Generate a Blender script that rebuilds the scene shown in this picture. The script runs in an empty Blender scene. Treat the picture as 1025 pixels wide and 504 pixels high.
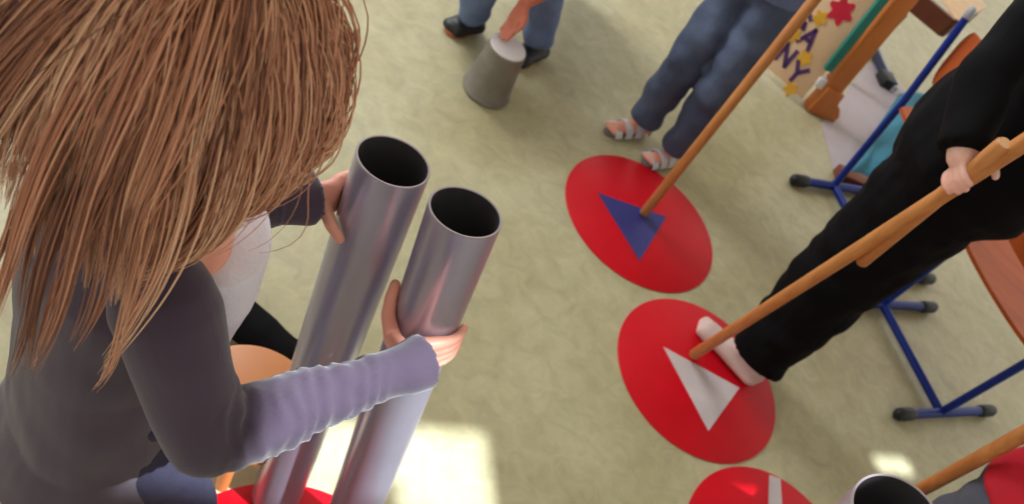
import bpy, bmesh, math, random
import numpy as np
from mathutils import Vector, Matrix, noise

random.seed(7); rng = np.random.default_rng(7)
S = bpy.context.scene
COL = S.collection
def V(*a): return np.array(a, float)
def nz(v): v = np.asarray(v, float); return v / max(1e-12, np.linalg.norm(v))

# ------------------------------------------------------------------ camera
CAM = V(0, 0, 1.5); TILT, ROLL, FPX, PX, PY = 0.683289, 0.729637, 820.148, 512.5, 400.0
_x = V(1, 0, 0); FW = V(0, math.sin(TILT), -math.cos(TILT)); _u = np.cross(_x, FW)
RT = math.cos(ROLL)*_x + math.sin(ROLL)*_u; UP = -math.sin(ROLL)*_x + math.cos(ROLL)*_u
cam = bpy.data.objects.new('camera', bpy.data.cameras.new('camera')); COL.objects.link(cam)
m = Matrix.Identity(4)
for i, c in enumerate((RT, UP, -FW, CAM)):
    for j in range(3): m[j][i] = c[j]
cam.matrix_world = m
cam.data.sensor_width = 36; cam.data.lens = FPX/1025*36; cam.data.shift_y = (PY-252)/1025
cam.data.clip_start = .01
cam.data.dof.use_dof = True; cam.data.dof.focus_distance = .85; cam.data.dof.aperture_fstop = 7.0
S.camera = cam
def ray(q): return (FW*FPX + RT*(q[0]-PX) - UP*(q[1]-PY))/FPX
def fl(x, y, z=0.0):                       # point of the place at height z that is seen at x, y
    d = ray((x, y)); return CAM + d*(z-CAM[2])/d[2]
def dp(x, y, depth): return CAM + ray((x, y))*depth

# ------------------------------------------------------------------ light
SN = nz(V(.69, -.72, 0)); SM = V(-SN[1], SN[0], 0); SM = -SM if SM[0] < 0 else SM   # towards the window wall / along it
SLOPE = 1.8; SA = nz(V(.99, .10, 0)); NA, MA = SN@SA, SM@SA     # sun azimuth and rise
w = bpy.data.worlds.new('world'); S.world = w; w.use_nodes = True
bg = w.node_tree.nodes['Background']; bg.inputs[0].default_value = (1.0, .97, .93, 1); bg.inputs[1].default_value = 1.35
sun = bpy.data.objects.new('sun', bpy.data.lights.new('sun', 'SUN')); COL.objects.link(sun)
sun.data.energy = 10.5; sun.data.angle = math.radians(.8); sun.data.color = (.86, .95, 1)
sd = nz(V(SA[0], SA[1], SLOPE)); sun.rotation_euler = Vector(sd).to_track_quat('Z', 'Y').to_euler()
def area(name, loc, target, size, power, color=(1, 1, 1), sy=None):
    l = bpy.data.lights.new(name, 'AREA'); l.energy = power; l.color = color; l.shape = 'RECTANGLE'
    l.size = size; l.size_y = sy or size
    o = bpy.data.objects.new(name, l); COL.objects.link(o); o.location = loc
    o.rotation_euler = (Vector(loc)-Vector(target)).to_track_quat('Z', 'Y').to_euler(); return o
area('added_fill_right', (3.2, 0.2, 2.1), (0, 1.6, .3), 1.6, 105, (1, .98, .95), 2.2)  # unseen fill lamp added on the right, the even sky alone is bland
area('added_fill_left', (-2.6, 2.6, 2.2), (-.1, 1.6, .5), 1.4, 70, (.95, .98, 1))  # second added fill lamp, on the left, no visible source
S.view_settings.view_transform = 'Standard'; S.view_settings.look = 'None'
S.view_settings.exposure = 0; S.view_settings.gamma = 1; S.view_settings.use_curve_mapping = False

# ------------------------------------------------------------------ materials
def lin(c): return tuple(((v/255+.055)/1.055)**2.4 if v/255 > .04045 else v/255/12.92 for v in c)
def mat(name, rgb, rough=.6, metal=0, var=None, vscale=8, bump=0, bscale=60, spec=.5, sheen=0, coat=0, sss=0, stretch=None):
    mt = bpy.data.materials.new(name); mt.use_nodes = True; nt = mt.node_tree; b = nt.nodes['Principled BSDF']
    c = lin(rgb); b.inputs['Base Color'].default_value = (*c, 1)
    b.inputs['Roughness'].default_value = rough; b.inputs['Metallic'].default_value = metal
    b.inputs['Specular IOR Level'].default_value = spec; b.inputs['Sheen Weight'].default_value = sheen
    b.inputs['Coat Weight'].default_value = coat
    if sss: b.inputs['Subsurface Weight'].default_value = sss; b.inputs['Subsurface Radius'].default_value = (.012, .005, .003)
    tc = nt.nodes.new('ShaderNodeTexCoord'); src = tc.outputs['Object']
    if stretch:
        mp = nt.nodes.new('ShaderNodeMapping'); mp.inputs['Scale'].default_value = stretch
        nt.links.new(src, mp.inputs[0]); src = mp.outputs[0]
    n = nt.nodes.new('ShaderNodeTexNoise'); n.inputs['Scale'].default_value = vscale; n.inputs['Detail'].default_value = 5
    nt.links.new(src, n.inputs['Vector'])
    r = nt.nodes.new('ShaderNodeValToRGB'); c2 = lin(var) if var else tuple(v*.85 for v in c)
    r.color_ramp.elements[0].position = .35; r.color_ramp.elements[1].position = .65
    r.color_ramp.elements[0].color = (*c, 1); r.color_ramp.elements[1].color = (*c2, 1)
    nt.links.new(n.outputs['Fac'], r.inputs[0]); nt.links.new(r.outputs[0], b.inputs['Base Color'])
    if bump:
        n2 = nt.nodes.new('ShaderNodeTexNoise'); n2.inputs['Scale'].default_value = bscale; n2.inputs['Detail'].default_value = 4
        nt.links.new(src, n2.inputs['Vector'])
        bp = nt.nodes.new('ShaderNodeBump'); bp.inputs['Strength'].default_value = bump; bp.inputs['Distance'].default_value = .004
        nt.links.new(n2.outputs['Fac'], bp.inputs['Height']); nt.links.new(bp.outputs[0], b.inputs['Normal'])
    return mt
M = dict(
    red=mat('red_vinyl', (208, 3, 28), .5, var=(200, 3, 26), spec=.22),
    blue_tri=mat('blue_vinyl', (52, 52, 128), .5), white_tri=mat('white_vinyl', (212, 200, 204), .5),
    pipe=mat('grey_plastic', (176, 171, 192), .28, .5, var=(170, 165, 186), spec=.8),
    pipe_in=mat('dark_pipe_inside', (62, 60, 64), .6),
    rim=mat('cut_plastic_rim', (172, 158, 165), .5),
    stick=mat('beech_stick', (205, 138, 78), .45, var=(186, 118, 62), vscale=5, stretch=(14, 14, 1.2)),
    endgrain=mat('stick_end', (235, 190, 145), .6),
    wood=mat('orange_wood', (206, 122, 56), .42, var=(188, 106, 48), vscale=4, stretch=(3, 3, .6)),
    seat=mat('varnished_plywood', (190, 92, 42), .5, spec=.2, var=(176, 80, 34), vscale=4, stretch=(1, 8, 1)),
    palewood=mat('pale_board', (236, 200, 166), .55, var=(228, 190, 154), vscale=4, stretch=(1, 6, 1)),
    bluemetal=mat('blue_painted_steel', (16, 44, 136), .4, spec=.3), black=mat('black_plastic', (22, 22, 26), .5),
    navy=mat('navy_painted_steel', (22, 28, 70), .35), cap=mat('grey_cap', (170, 170, 180), .4),
    tealboard=mat('green_chalkboard', (34, 128, 118), .6), sheet=mat('pale_grey_paper', (192, 180, 190), .7, var=(184, 172, 182)),
    teal=mat('turquoise_cloth', (64, 136, 164), .85, var=(52, 120, 148), bump=.4, bscale=30),
    brown=mat('brown_wood', (104, 54, 34), .5, var=(88, 44, 28)), darkwood=mat('reddish_brown', (120, 60, 36), .5),
    stool=mat('orange_stool', (206, 130, 72), .45, var=(196, 120, 64)),
    fair=mat('fair_skin', (248, 204, 190), .5, var=(240, 182, 168), vscale=14, sss=.15),
    skin=mat('skin', (240, 172, 150), .5, var=(232, 152, 132), vscale=14, sss=.15),
    skin_red=mat('ruddy_skin', (214, 128, 104), .5, var=(196, 104, 84), vscale=20, sss=.15),
    cardigan=mat('aubergine_jersey', (70, 56, 75), .9, var=(65, 52, 70), bump=.08, bscale=300, sheen=.25),
    shirt=mat('white_jersey', (232, 226, 236), .85, var=(226, 218, 232), bump=.2, bscale=160),
    print_pink=mat('pink_print', (232, 130, 150), .8),
    girljeans=mat('indigo_cotton', (48, 46, 70), .85, bump=.2, bscale=200),
    jeans=mat('dark_denim', (62, 72, 98), .85, var=(84, 96, 124), vscale=10, bump=.4, bscale=60),
    jeans2=mat('light_denim', (116, 134, 176), .85, var=(98, 116, 160), vscale=9, bump=.4, bscale=60),
    blackcloth=mat('black_cloth', (13, 12, 15), .85, var=(16, 15, 19), bump=.5, bscale=25, spec=.1),
    grey_cloth=mat('grey_cloth', (84, 86, 100), .85), redcloth=mat('red_jersey', (206, 16, 46), .8, bump=.3, bscale=40),
    sandal=mat('grey_white_strap', (226, 226, 230), .6, var=(200, 202, 212)), sole=mat('grey_sole', (120, 118, 118), .7),
    slipper=mat('pale_pink_slipper', (226, 196, 190), .7), orange_sole=mat('orange_sole', (196, 112, 82), .7),
    zinc=mat('dull_zinc', (138, 132, 126), .5, .35, var=(126, 120, 114), vscale=20), white=mat('white_enamel', (244, 240, 247), .5, var=(238, 234, 242)),
    purple=mat('purple_paint', (84, 50, 112), .6), yellow=mat('yellow_paint', (234, 176, 52), .6), redpaint=mat('red_paint', (216, 24, 62), .6),
    wall=mat('white_plaster', (220, 218, 212), .9), eye=mat('eye_white', (235, 232, 230), .3), iris=mat('brown_iris', (70, 45, 30), .3),
    lip=mat('lip', (196, 100, 98), .5), brownhair=mat('brown_hair', (84, 56, 38), .6, var=(60, 40, 28), vscale=30, stretch=(6, 6, 1)),
)

# ------------------------------------------------------------------ objects
def link_mesh(name, verts, faces, mt, parent=None, smooth=True, mats=None, fm=None):
    me = bpy.data.meshes.new(name)
    me.from_pydata([tuple(v) for v in verts], [], faces); me.validate(); me.update()
    for x in (mats or [mt]): me.materials.append(x)
    if fm: me.polygons.foreach_set('material_index', fm)
    me.polygons.foreach_set('use_smooth', [smooth]*len(me.polygons))
    o = bpy.data.objects.new(name, me); COL.objects.link(o)
    if parent is not None: put(o, parent)
    return o
def put(o, parent):
    o.parent = parent
    r = parent
    off = Vector((0, 0, 0))
    while r is not None: off += r.location; r = r.parent
    o.location = o.location - off if o.type != 'EMPTY' else o.location
    return o
def thing(name, label, cat, loc=(0, 0, 0), group=None):
    o = bpy.data.objects.new(name, None); COL.objects.link(o); o.location = tuple(loc); o.empty_display_size = .05
    return tag(o, label, cat, group)
def tag(o, label, cat, group=None, kind=None):
    if label: o['label'] = label
    if cat: o['category'] = cat
    if group: o['group'] = group
    if kind: o['kind'] = kind
    return o
def frame(d):
    d = nz(d); a = V(0, 0, 1) if abs(d[2]) < .9 else V(1, 0, 0); e1 = nz(np.cross(d, a)); return e1, np.cross(d, e1)

class G:                                   # gathers closed shapes into one mesh
    def __init__(s): s.v = []; s.f = []
    def rings(s, rr, cap=True, closed=False):
        b = len(s.v); n = len(rr[0])
        for r in rr: s.v += [V(*p) for p in r]
        k = len(rr)
        for i in range(k-1 + (1 if closed else 0)):
            for j in range(n):
                a = b+i*n+j; c = b+i*n+(j+1) % n; i2 = (i+1) % k
                s.f.append((a, c, b+i2*n+(j+1) % n, b+i2*n+j))
        if cap and not closed:
            s.f.append(tuple(b+j for j in reversed(range(n)))); s.f.append(tuple(b+(k-1)*n+j for j in range(n)))
        return s
    def cone(s, p0, r0, p1, r1, n=14, e0=True, e1=True, oval=None):
        p0, p1 = V(*p0), V(*p1); d = nz(p1-p0)
        if oval is None: a, b = frame(d); ka = kb = 1
        else: a = nz(oval[0]-d*np.dot(oval[0], d)); b = np.cross(d, a); ka, kb = oval[1], oval[2]
        rr = []
        def ring(c, r): return [c+a*math.cos(t)*r*ka+b*math.sin(t)*r*kb for t in np.linspace(0, 2*math.pi, n, endpoint=False)]
        if e0:
            for t in (-80, -55, -28): rr.append(ring(p0+d*r0*math.sin(math.radians(t)), r0*math.cos(math.radians(t))))
        rr += [ring(p0, r0), ring(p1, r1)]
        if e1:
            for t in (28, 55, 80): rr.append(ring(p1+d*r1*math.sin(math.radians(t)), r1*math.cos(math.radians(t))))
        return s.rings(rr)
    def chain(s, pts, rs, n=14, e0=True, e1=True):
        for i in range(len(pts)-1): s.cone(pts[i], rs[i], pts[i+1], rs[i+1], n, e0 or i > 0, e1 or i < len(pts)-2)
        return s
    def tube(s, pts, rs, n=16, up=None):    # a swept tube with mitred joints
        pts = [V(*p) for p in pts]; rs = [rs]*len(pts) if np.isscalar(rs) else rs; rr = []; a = None
        for i, p in enumerate(pts):
            d = nz(pts[min(i+1, len(pts)-1)]-pts[max(i-1, 0)])
            a = (frame(d)[0] if a is None else nz(a-d*np.dot(a, d))); b = np.cross(d, a)
            rr.append([p+a*math.cos(t)*rs[i]+b*math.sin(t)*rs[i] for t in np.linspace(0, 2*math.pi, n, endpoint=False)])
        return s.rings(rr)
    def ell(s, c, ax, ay, az, n=18, m_=11):
        c = V(*c); rr = []
        for i in range(1, m_):
            t = math.pi*i/m_
            rr.append([c-V(*az)*math.cos(t)+(V(*ax)*math.cos(q)+V(*ay)*math.sin(q))*math.sin(t) for q in np.linspace(0, 2*math.pi, n, endpoint=False)])
        return s.rings(rr)
    def prism(s, poly, d):
        poly = [V(*p) for p in poly]; d = V(*d); n = len(poly); b = len(s.v)
        s.v += poly+[p+d for p in poly]
        s.f.append(tuple(b+i for i in reversed(range(n)))); s.f.append(tuple(b+n+i for i in range(n)))
        for i in range(n): s.f.append((b+i, b+(i+1) % n, b+n+(i+1) % n, b+n+i))
        return s
    def box(s, c, ax, ay, az):
        c, ax, ay, az = V(*c), V(*ax), V(*ay), V(*az)
        return s.prism([c-ax-ay-az, c+ax-ay-az, c+ax+ay-az, c-ax+ay-az], az*2)
    def obj(s, name, mt, parent=None, smooth=True, bevel=0):
        o = link_mesh(name, s.v, s.f, mt, parent, smooth)
        bm = bmesh.new(); bm.from_mesh(o.data); bmesh.ops.recalc_face_normals(bm, faces=bm.faces)
        if bevel: bmesh.ops.bevel(bm, geom=[e for e in bm.edges if len(e.link_faces) == 2 and e.calc_face_angle() > .6], offset=bevel, segments=2, affect='EDGES', profile=.5)
        if not smooth or bevel:
            pass
        bm.to_mesh(o.data); bm.free()
        if smooth: o.data.polygons.foreach_set('use_smooth', [True]*len(o.data.polygons)); sharp(o.data)
        return o
    def skin(s, name, mt, parent=None, voxel=.005, smooth=4, disp=None):   # one continuous surface out of all the shapes
        t = link_mesh('tmp', s.v, s.f, mt)
        bm = bmesh.new(); bm.from_mesh(t.data); bmesh.ops.recalc_face_normals(bm, faces=bm.faces); bm.to_mesh(t.data); bm.free()
        r = t.modifiers.new('r', 'REMESH'); r.mode = 'VOXEL'; r.voxel_size = voxel; r.use_smooth_shade = True
        if smooth: q = t.modifiers.new('s', 'SMOOTH'); q.iterations = smooth; q.factor = .5
        dg = bpy.context.evaluated_depsgraph_get(); me = bpy.data.meshes.new_from_object(t.evaluated_get(dg))
        old = t.data; bpy.data.objects.remove(t); bpy.data.meshes.remove(old)
        me.name = name
        if disp:
            n = len(me.vertices); co = np.empty(n*3); me.vertices.foreach_get('co', co); co = co.reshape(-1, 3)
            no = np.empty(n*3); me.vertices.foreach_get('normal', no); no = no.reshape(-1, 3)
            co = co+no*disp(co)[:, None]; me.vertices.foreach_set('co', co.ravel()); me.update()
        if not me.materials: me.materials.append(mt)
        me.polygons.foreach_set('use_smooth', [True]*len(me.polygons))
        o = bpy.data.objects.new(name, me); COL.objects.link(o)
        if parent is not None: put(o, parent)
        return o
def sharp(me, ang=.7):
    bm = bmesh.new(); bm.from_mesh(me)
    for e in bm.edges:
        if len(e.link_faces) == 2: e.smooth = e.calc_face_angle() < ang
    bm.to_mesh(me); bm.free()

def foldnoise(co, sc, amp, seed=0):
    return np.array([noise.noise(Vector((p[0]*sc[0]+seed, p[1]*sc[1], p[2]*sc[2]))) for p in co])*amp

# ------------------------------------------------------------------ setting
def floor_mat():
    mt = bpy.data.materials.new('linoleum'); mt.use_nodes = True; nt = mt.node_tree; b = nt.nodes['Principled BSDF']
    tc = nt.nodes.new('ShaderNodeTexCoord')
    def nse(scale, det, rough=.5, dist=0):
        n = nt.nodes.new('ShaderNodeTexNoise'); n.inputs['Scale'].default_value = scale; n.inputs['Detail'].default_value = det
        n.inputs['Roughness'].default_value = rough; n.inputs['Distortion'].default_value = dist
        nt.links.new(tc.outputs['Object'], n.inputs['Vector']); return n
    n1 = nse(2.2, 6, .6, .4); r1 = nt.nodes.new('ShaderNodeValToRGB')
    r1.color_ramp.elements[0].position = .32; r1.color_ramp.elements[0].color = (*lin((176, 165, 126)), 1)
    r1.color_ramp.elements[1].position = .68; r1.color_ramp.elements[1].color = (*lin((196, 190, 158)), 1)
    nt.links.new(n1.outputs['Fac'], r1.inputs[0])
    n2 = nse(17, 5, .65, .8); r2 = nt.nodes.new('ShaderNodeValToRGB')
    r2.color_ramp.elements[0].position = .3; r2.color_ramp.elements[0].color = (.80, .80, .80, 1)
    r2.color_ramp.elements[1].position = .7; r2.color_ramp.elements[1].color = (1.08, 1.08, 1.08, 1)
    nt.links.new(n2.outputs['Fac'], r2.inputs[0])
    mx = nt.nodes.new('ShaderNodeMix'); mx.data_type = 'RGBA'; mx.blend_type = 'MULTIPLY'; mx.inputs[0].default_value = 1
    nt.links.new(r1.outputs[0], mx.inputs[6]); nt.links.new(r2.outputs[0], mx.inputs[7])
    nt.links.new(mx.outputs[2], b.inputs['Base Color']); b.inputs['Roughness'].default_value = .42
    return mt
g = G(); g.box((0, 4, -.02), (9, 0, 0), (0, 9, 0), (0, 0, .02))
tag(g.obj('floor', floor_mat(), smooth=False), 'mottled olive green linoleum floor', None, kind='structure')
# unseen window wall behind the camera: openings shaped to place the sun patches
WC = .42; us = [-6, -.20, .42, .545, .757, 1.40, 1.53, 2.02, 2.16, 8]; TH = .01; SH = V(*(SM*MA/SLOPE)[:2], 1)   # openings sheared and cut to set the sun patch outlines
def zw(n): return (WC-n)/NA*SLOPE
holes = {1: (zw(-.60)-.024, zw(-.793)), 2: (zw(-.67)-.024, zw(-.793)), 3: (zw(-.60)-.024, zw(-.793)), 5: (zw(-.645)-.024, zw(-.682)), 7: (zw(-.757)-.024, zw(-.803))}
g = G(); H_ = 3.8
for i in range(len(us)-1):
    spans = [(0, H_)] if i not in holes else [(0, holes[i][0]), (holes[i][1], H_)]
    for z0, z1 in spans:
        p = SM*us[i] + SN*(WC-TH/2)
        g.prism([p+SH*z0, p+SM*(us[i+1]-us[i])+SH*z0, p+SM*(us[i+1]-us[i])+SH*z1, p+SH*z1], SN*TH)
tag(g.obj('wall_back', M['wall'], smooth=False), 'white window wall behind the viewer, openings shaped for the sun patches', None, kind='structure')

cq = SN*(WC+TH/2); g = G(); g.prism([V(*(cq-SM*5.5)[:2], 3.8), V(*(cq+SM*8)[:2], 3.8), V(*(cq+SM*8-SN*9)[:2], 3.8), V(*(cq-SM*5.5-SN*9)[:2], 3.8)], (0, 0, .05))
tag(g.obj('ceiling', M['wall'], smooth=False), 'white classroom ceiling', None, kind='structure')
# ------------------------------------------------------------------ red discs
R = .2585
def disc(c, label, grp='red floor discs'):
    t = thing('floor_disc', label, 'floor mat', (c[0], c[1], 0), grp)
    prof = [(R-.002, .0002), (R, .001), (R, .003), (R-.0015, .004)]
    rr = [[(c[0]+r*math.cos(a), c[1]+r*math.sin(a), z) for a in np.linspace(0, 2*math.pi, 96, endpoint=False)] for r, z in prof]
    g = G(); g.rings(rr); g.obj('mat_sheet', M['red'], t); return t
def inlay(t, pxs, mt, name='triangle'):
    P = [fl(x, y, .004) for x, y in pxs]; g = G(); g.prism([V(p[0], p[1], .0035) for p in P], (0, 0, .0018)); return g.obj(name, mt, t, smooth=False)
d1 = disc((-.068, 2.071), 'red round floor mat with a dark blue triangle, farthest in the row')
inlay(d1, [(598, 193), (667, 217), (640, 261)], M['blue_tri'])
d2 = disc((.341, 1.720), 'red round floor mat with a white triangle, under the slippered foot')
inlay(d2, [(664, 347), (740, 388), (709, 431)], M['white_tri'])
d3 = disc((.749, 1.3875), 'red round floor mat with a white stripe at the bottom edge of the photo')
c3 = V(.749, 1.3875)
inlay(d3, [(770, 475), (781, 479), (785, 540), (768, 540)], M['white_tri'], 'stripe')
disc((-.05, .49), 'red round floor mat in the sun under the leaning grey tube, lower left')

# ------------------------------------------------------------------ grey tubes
def pipe(top, bot, r, label):
    top, bot = V(*top), V(*bot); u = nz(top-bot); a, b = frame(u); t = thing('plastic_tube', label, 'tube', bot, 'grey plastic tubes')
    def ring(c, rad): return [c+a*math.cos(q)*rad+b*math.sin(q)*rad for q in np.linspace(0, 2*math.pi, 72, endpoint=False)]
    wl = .0032
    g = G(); k = [bot+(top-bot)*s for s in np.linspace(0, 1, 12)]
    g.rings([ring(c, r) for c in k]+[ring(top-u*.0005, r-.0004)], cap=False); g.obj('outer_wall', M['pipe'], t)
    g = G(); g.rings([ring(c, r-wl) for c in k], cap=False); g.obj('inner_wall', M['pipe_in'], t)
    for c, s_ in ((top, 1), (bot, -1)):
        g = G(); g.rings([ring(c, r), ring(c+u*s_*.0012, r-.0008), ring(c+u*s_*.0012, r-wl+.0006), ring(c, r-wl)], cap=False)
        g.obj('rim', M['rim'], t)
    return t, top, bot, u
L_ = .862
t1 = V(-.288, .692, .832); u1 = nz(V(.090, -.051, -.995)); b1 = t1+u1*((t1[2]-.006)/-u1[2])
pipe(t1, b1, .045, 'grey plastic tube gripped by the long haired child\'s far hand, on the sunlit red mat')
t2 = V(-.186, .701, .840); u2 = nz(V(.152, -.047, -.987)); b2 = t2+u2*((t2[2]-.006)/-u2[2])
pipe(t2, b2, .045, 'grey plastic tube clasped by the long haired child\'s near hand, right of her other tube')
t3 = dp(897, 514, .93); u3 = nz(nz(ray((897, 511)))*.78-(RT*.75+UP*.66)*.62); b3 = t3+u3*((t3[2]-.03)/-u3[2])
pipe(t3, b3, .053, 'grey plastic tube cut off by the bottom edge of the photo, by the sunspot')

# ------------------------------------------------------------------ sticks
def stick(a, b, r, label):
    a, b = V(*a), V(*b); d = nz(b-a); t = thing('wooden_stick', label, 'stick', a, 'round wooden sticks')
    g = G(); e1, e2 = frame(d); rr = []
    for s_, k in ((0, .8), (.004, 1), (np.linalg.norm(b-a)-.004, 1), (np.linalg.norm(b-a), .8)):
        rr.append([a+d*s_+(e1*math.cos(q)+e2*math.sin(q))*r*k for q in np.linspace(0, 2*math.pi, 28, endpoint=False)])
    g.rings(rr); g.obj('shaft', M['stick'], t)
    g = G(); g.cone(b-d*.001, r*.78, b+d*.0008, r*.74, 24, False, False); g.obj('cut_end', M['endgrain'], t)
    return t
s1a = fl(644, 214, .012); s1b = dp(815, 0, 2.0); s1d = nz(s1b-s1a); s1e = s1a+s1d*1.15
stick(s1a, s1e, .015, 'long wooden stick with its tip on the blue triangle')
s2a = fl(694, 355, .016); s2b = dp(1025, 143, 1.32); s2d = nz(s2b-s2a); s2e = s2a+s2d*1.5
stick(s2a, s2e, .015, 'long wooden stick slanting down to the white triangle mat')
s4a = dp(862, 262, 1.70); s4b = dp(1006, 143, 1.33)
stick(s4a, s4b, .0145, 'short wooden stick with a pale cut end, gripped alongside the long one')
s3a = fl(835, 537, .02); s3b = dp(1025, 434, 1.45); s3d = nz(s3b-s3a)
stick(s3a, s3a+s3d*1.2, .015, 'wooden stick beside the red sleeve at the lower right corner')

# ------------------------------------------------------------------ school chairs
CE = nz(V(.64, .77, 0)); CX = nz(V(.79, -.61, 0))
def chair(j0, label, top0=None, wid=.42):
    j0 = V(j0[0], j0[1], 0); j1 = j0+CX*wid; t = thing('school_chair', label, 'chair', j0, 'wooden chairs with blue steel frames')
    lean = (top0-(j0+V(0, 0, .68))) if top0 is not None else -CE*.05
    for j in (j0, j1):
        g = G(); g.tube([j-CE*.19+V(0, 0, .022), j+CE*.27+V(0, 0, .022)], .016); sk = g.obj('skid', M['bluemetal'], t)
        for e in (-.20, .27):
            g = G(); g.cone(j+CE*e+V(0, 0, .0225), .0215, j+CE*(e-math.copysign(.05, e))+V(0, 0, .0225), .0215, 16); put(g.obj('end_cap', M['black'], None), sk)
            COL.objects[-1]
        tp = j+V(0, 0, .68)+lean
        md = j+V(0, 0, .38)+lean*.45
        g = G(); g.tube([j+V(0, 0, .022), md, tp], .0135); cc = g.obj('column', M['bluemetal'], t)
        g = G(); g.cone(tp-nz(tp-md)*.01, .0155, tp+nz(tp-md)*.006, .0145, 16); g.obj('column_cap', M['cap'], cc)
    g = G(); g.tube([j0+V(0, 0, .024), j1+V(0, 0, .024)], .0135); g.obj('crossbar', M['bluemetal'], t)
    # seat: curved plywood shell
    def sheet(o, ax, ay, an, w_, l_, th, dip, name, mt):
        nx, ny = 14, 14; vv = []; ff = []
        for s_ in (0, 1):
            for i in range(nx+1):
                for j in range(ny+1):
                    a = i/nx*2-1; b = j/ny*2-1
                    rx = a*math.sqrt(1-.18*b*b*b*b); ry = b*math.sqrt(1-.12*a*a*a*a)
                    vv.append(o+ax*rx*w_/2+ay*(ry+1)*l_/2+an*(dip*(a*a) - .006*b + th*(s_-.5)))
        n1 = (nx+1)*(ny+1)
        for i in range(nx):
            for j in range(ny):
                q = [i*(ny+1)+j, (i+1)*(ny+1)+j, (i+1)*(ny+1)+j+1, i*(ny+1)+j+1]; ff.append(tuple(reversed(q))); ff.append(tuple(k+n1 for k in q))
        edge = [i*(ny+1) for i in range(nx+1)]+[nx*(ny+1)+j for j in range(1, ny+1)]+[i*(ny+1)+ny for i in range(nx-1, -1, -1)]+[j for j in range(ny-1, 0, -1)]
        for k in range(len(edge)): a, b = edge[k], edge[(k+1) % len(edge)]; ff.append((a, b, b+n1, a+n1))
        o_ = link_mesh(name, vv, ff, mt, t); sharp(o_.data); return o_
    mid = (j0+j1)/2
    sheet(mid+V(0, 0, .375)-CE*.075, CX, CE, V(0, 0, 1), wid+.05, .40, .012, .008, 'seat', M['seat'])
    up = nz(V(0, 0, .30)+lean*.5)
    sheet(mid+V(0, 0, .47)+lean*.62+CE*.018, CX, up, np.cross(CX, up), wid-.03, .19, .011, -.012, 'backrest', M['seat'])
    return t
topA = fl(971, 13, .68)
cA = V(*fl(830, 190)[:2], 0); cB = V(*fl(878, 308)[:2], 0)
chair(cA, 'wooden school chair on blue skids behind the black trousered leg', topA, .40)
leanA = topA-(cA+V(0, 0, .68))
chair(cB, 'wooden school chair on blue skids nearest the right edge', None, .415)

# third seat at the upper right and its skid
def far_bench():
    t = thing('wooden_chair', 'brown wooden chair, its lit seat coloured pale, at the top right corner', 'chair', fl(960, 0, 0)*V(1, 1, 0))
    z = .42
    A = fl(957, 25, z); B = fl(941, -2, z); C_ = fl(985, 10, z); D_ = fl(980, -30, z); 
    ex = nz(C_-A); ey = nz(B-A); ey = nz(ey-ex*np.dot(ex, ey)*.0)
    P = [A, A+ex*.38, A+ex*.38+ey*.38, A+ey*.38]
    g = G(); g.prism(P, (0, 0, .016)); g.obj('seat', M['palewood'], t, smooth=True, bevel=.004)  # light reflected by the seat top is put into its pale colour
    g = G()
    q0 = fl(906, 8, .36); q1 = A+V(0, 0, -.06)-CE*.034
    dn = V(0, 0, .075)
    g.prism([q0, q1, q1+dn, q0+dn], nz(V(CE[0], CE[1], 0))*.03); g.obj('seat_rail', M['brown'], t, smooth=False)
    g = G(); g.prism([q1, q1+ex*.36, q1+ex*.36+dn, q1+dn], CE*.03); g.obj('seat_rail', M['brown'], t, smooth=False)
    for p in (q0+CE*.02, q1+CX*.34):
        g = G(); g.tube([p+V(0, 0, -.02), V(p[0], p[1], .01)+CE*.0], .017); g.obj('leg', M['brown'], t)
    return t
far_bench()
def small_skid():
    a = fl(871, 44, .02); b = fl(887, 80, .02)
    t = thing('metal_foot_bar', 'dark navy metal foot bar with a black end cap beside the wooden stand', 'foot bar', (a+b)/2*V(1, 1, 0))
    g = G(); g.tube([a-nz(b-a)*.25, b], .02, 4); g.obj('bar', M['navy'], t, smooth=False)
    g = G(); g.box((b+a)/2+V(.028, .01, 0), nz(b-a)*.17, np.cross(nz(b-a), V(0, 0, 1))*.008, V(0, 0, .016)); g.obj('side_strip', M['cap'], t, smooth=False)
    g = G(); g.box(b+V(0, 0, .002), nz(b-a)*.04, np.cross(nz(b-a), V(0, 0, 1))*.036, V(0, 0, .022)); g.obj('end_cap', M['black'], t, smooth=True, bevel=.005)
small_skid()

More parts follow.
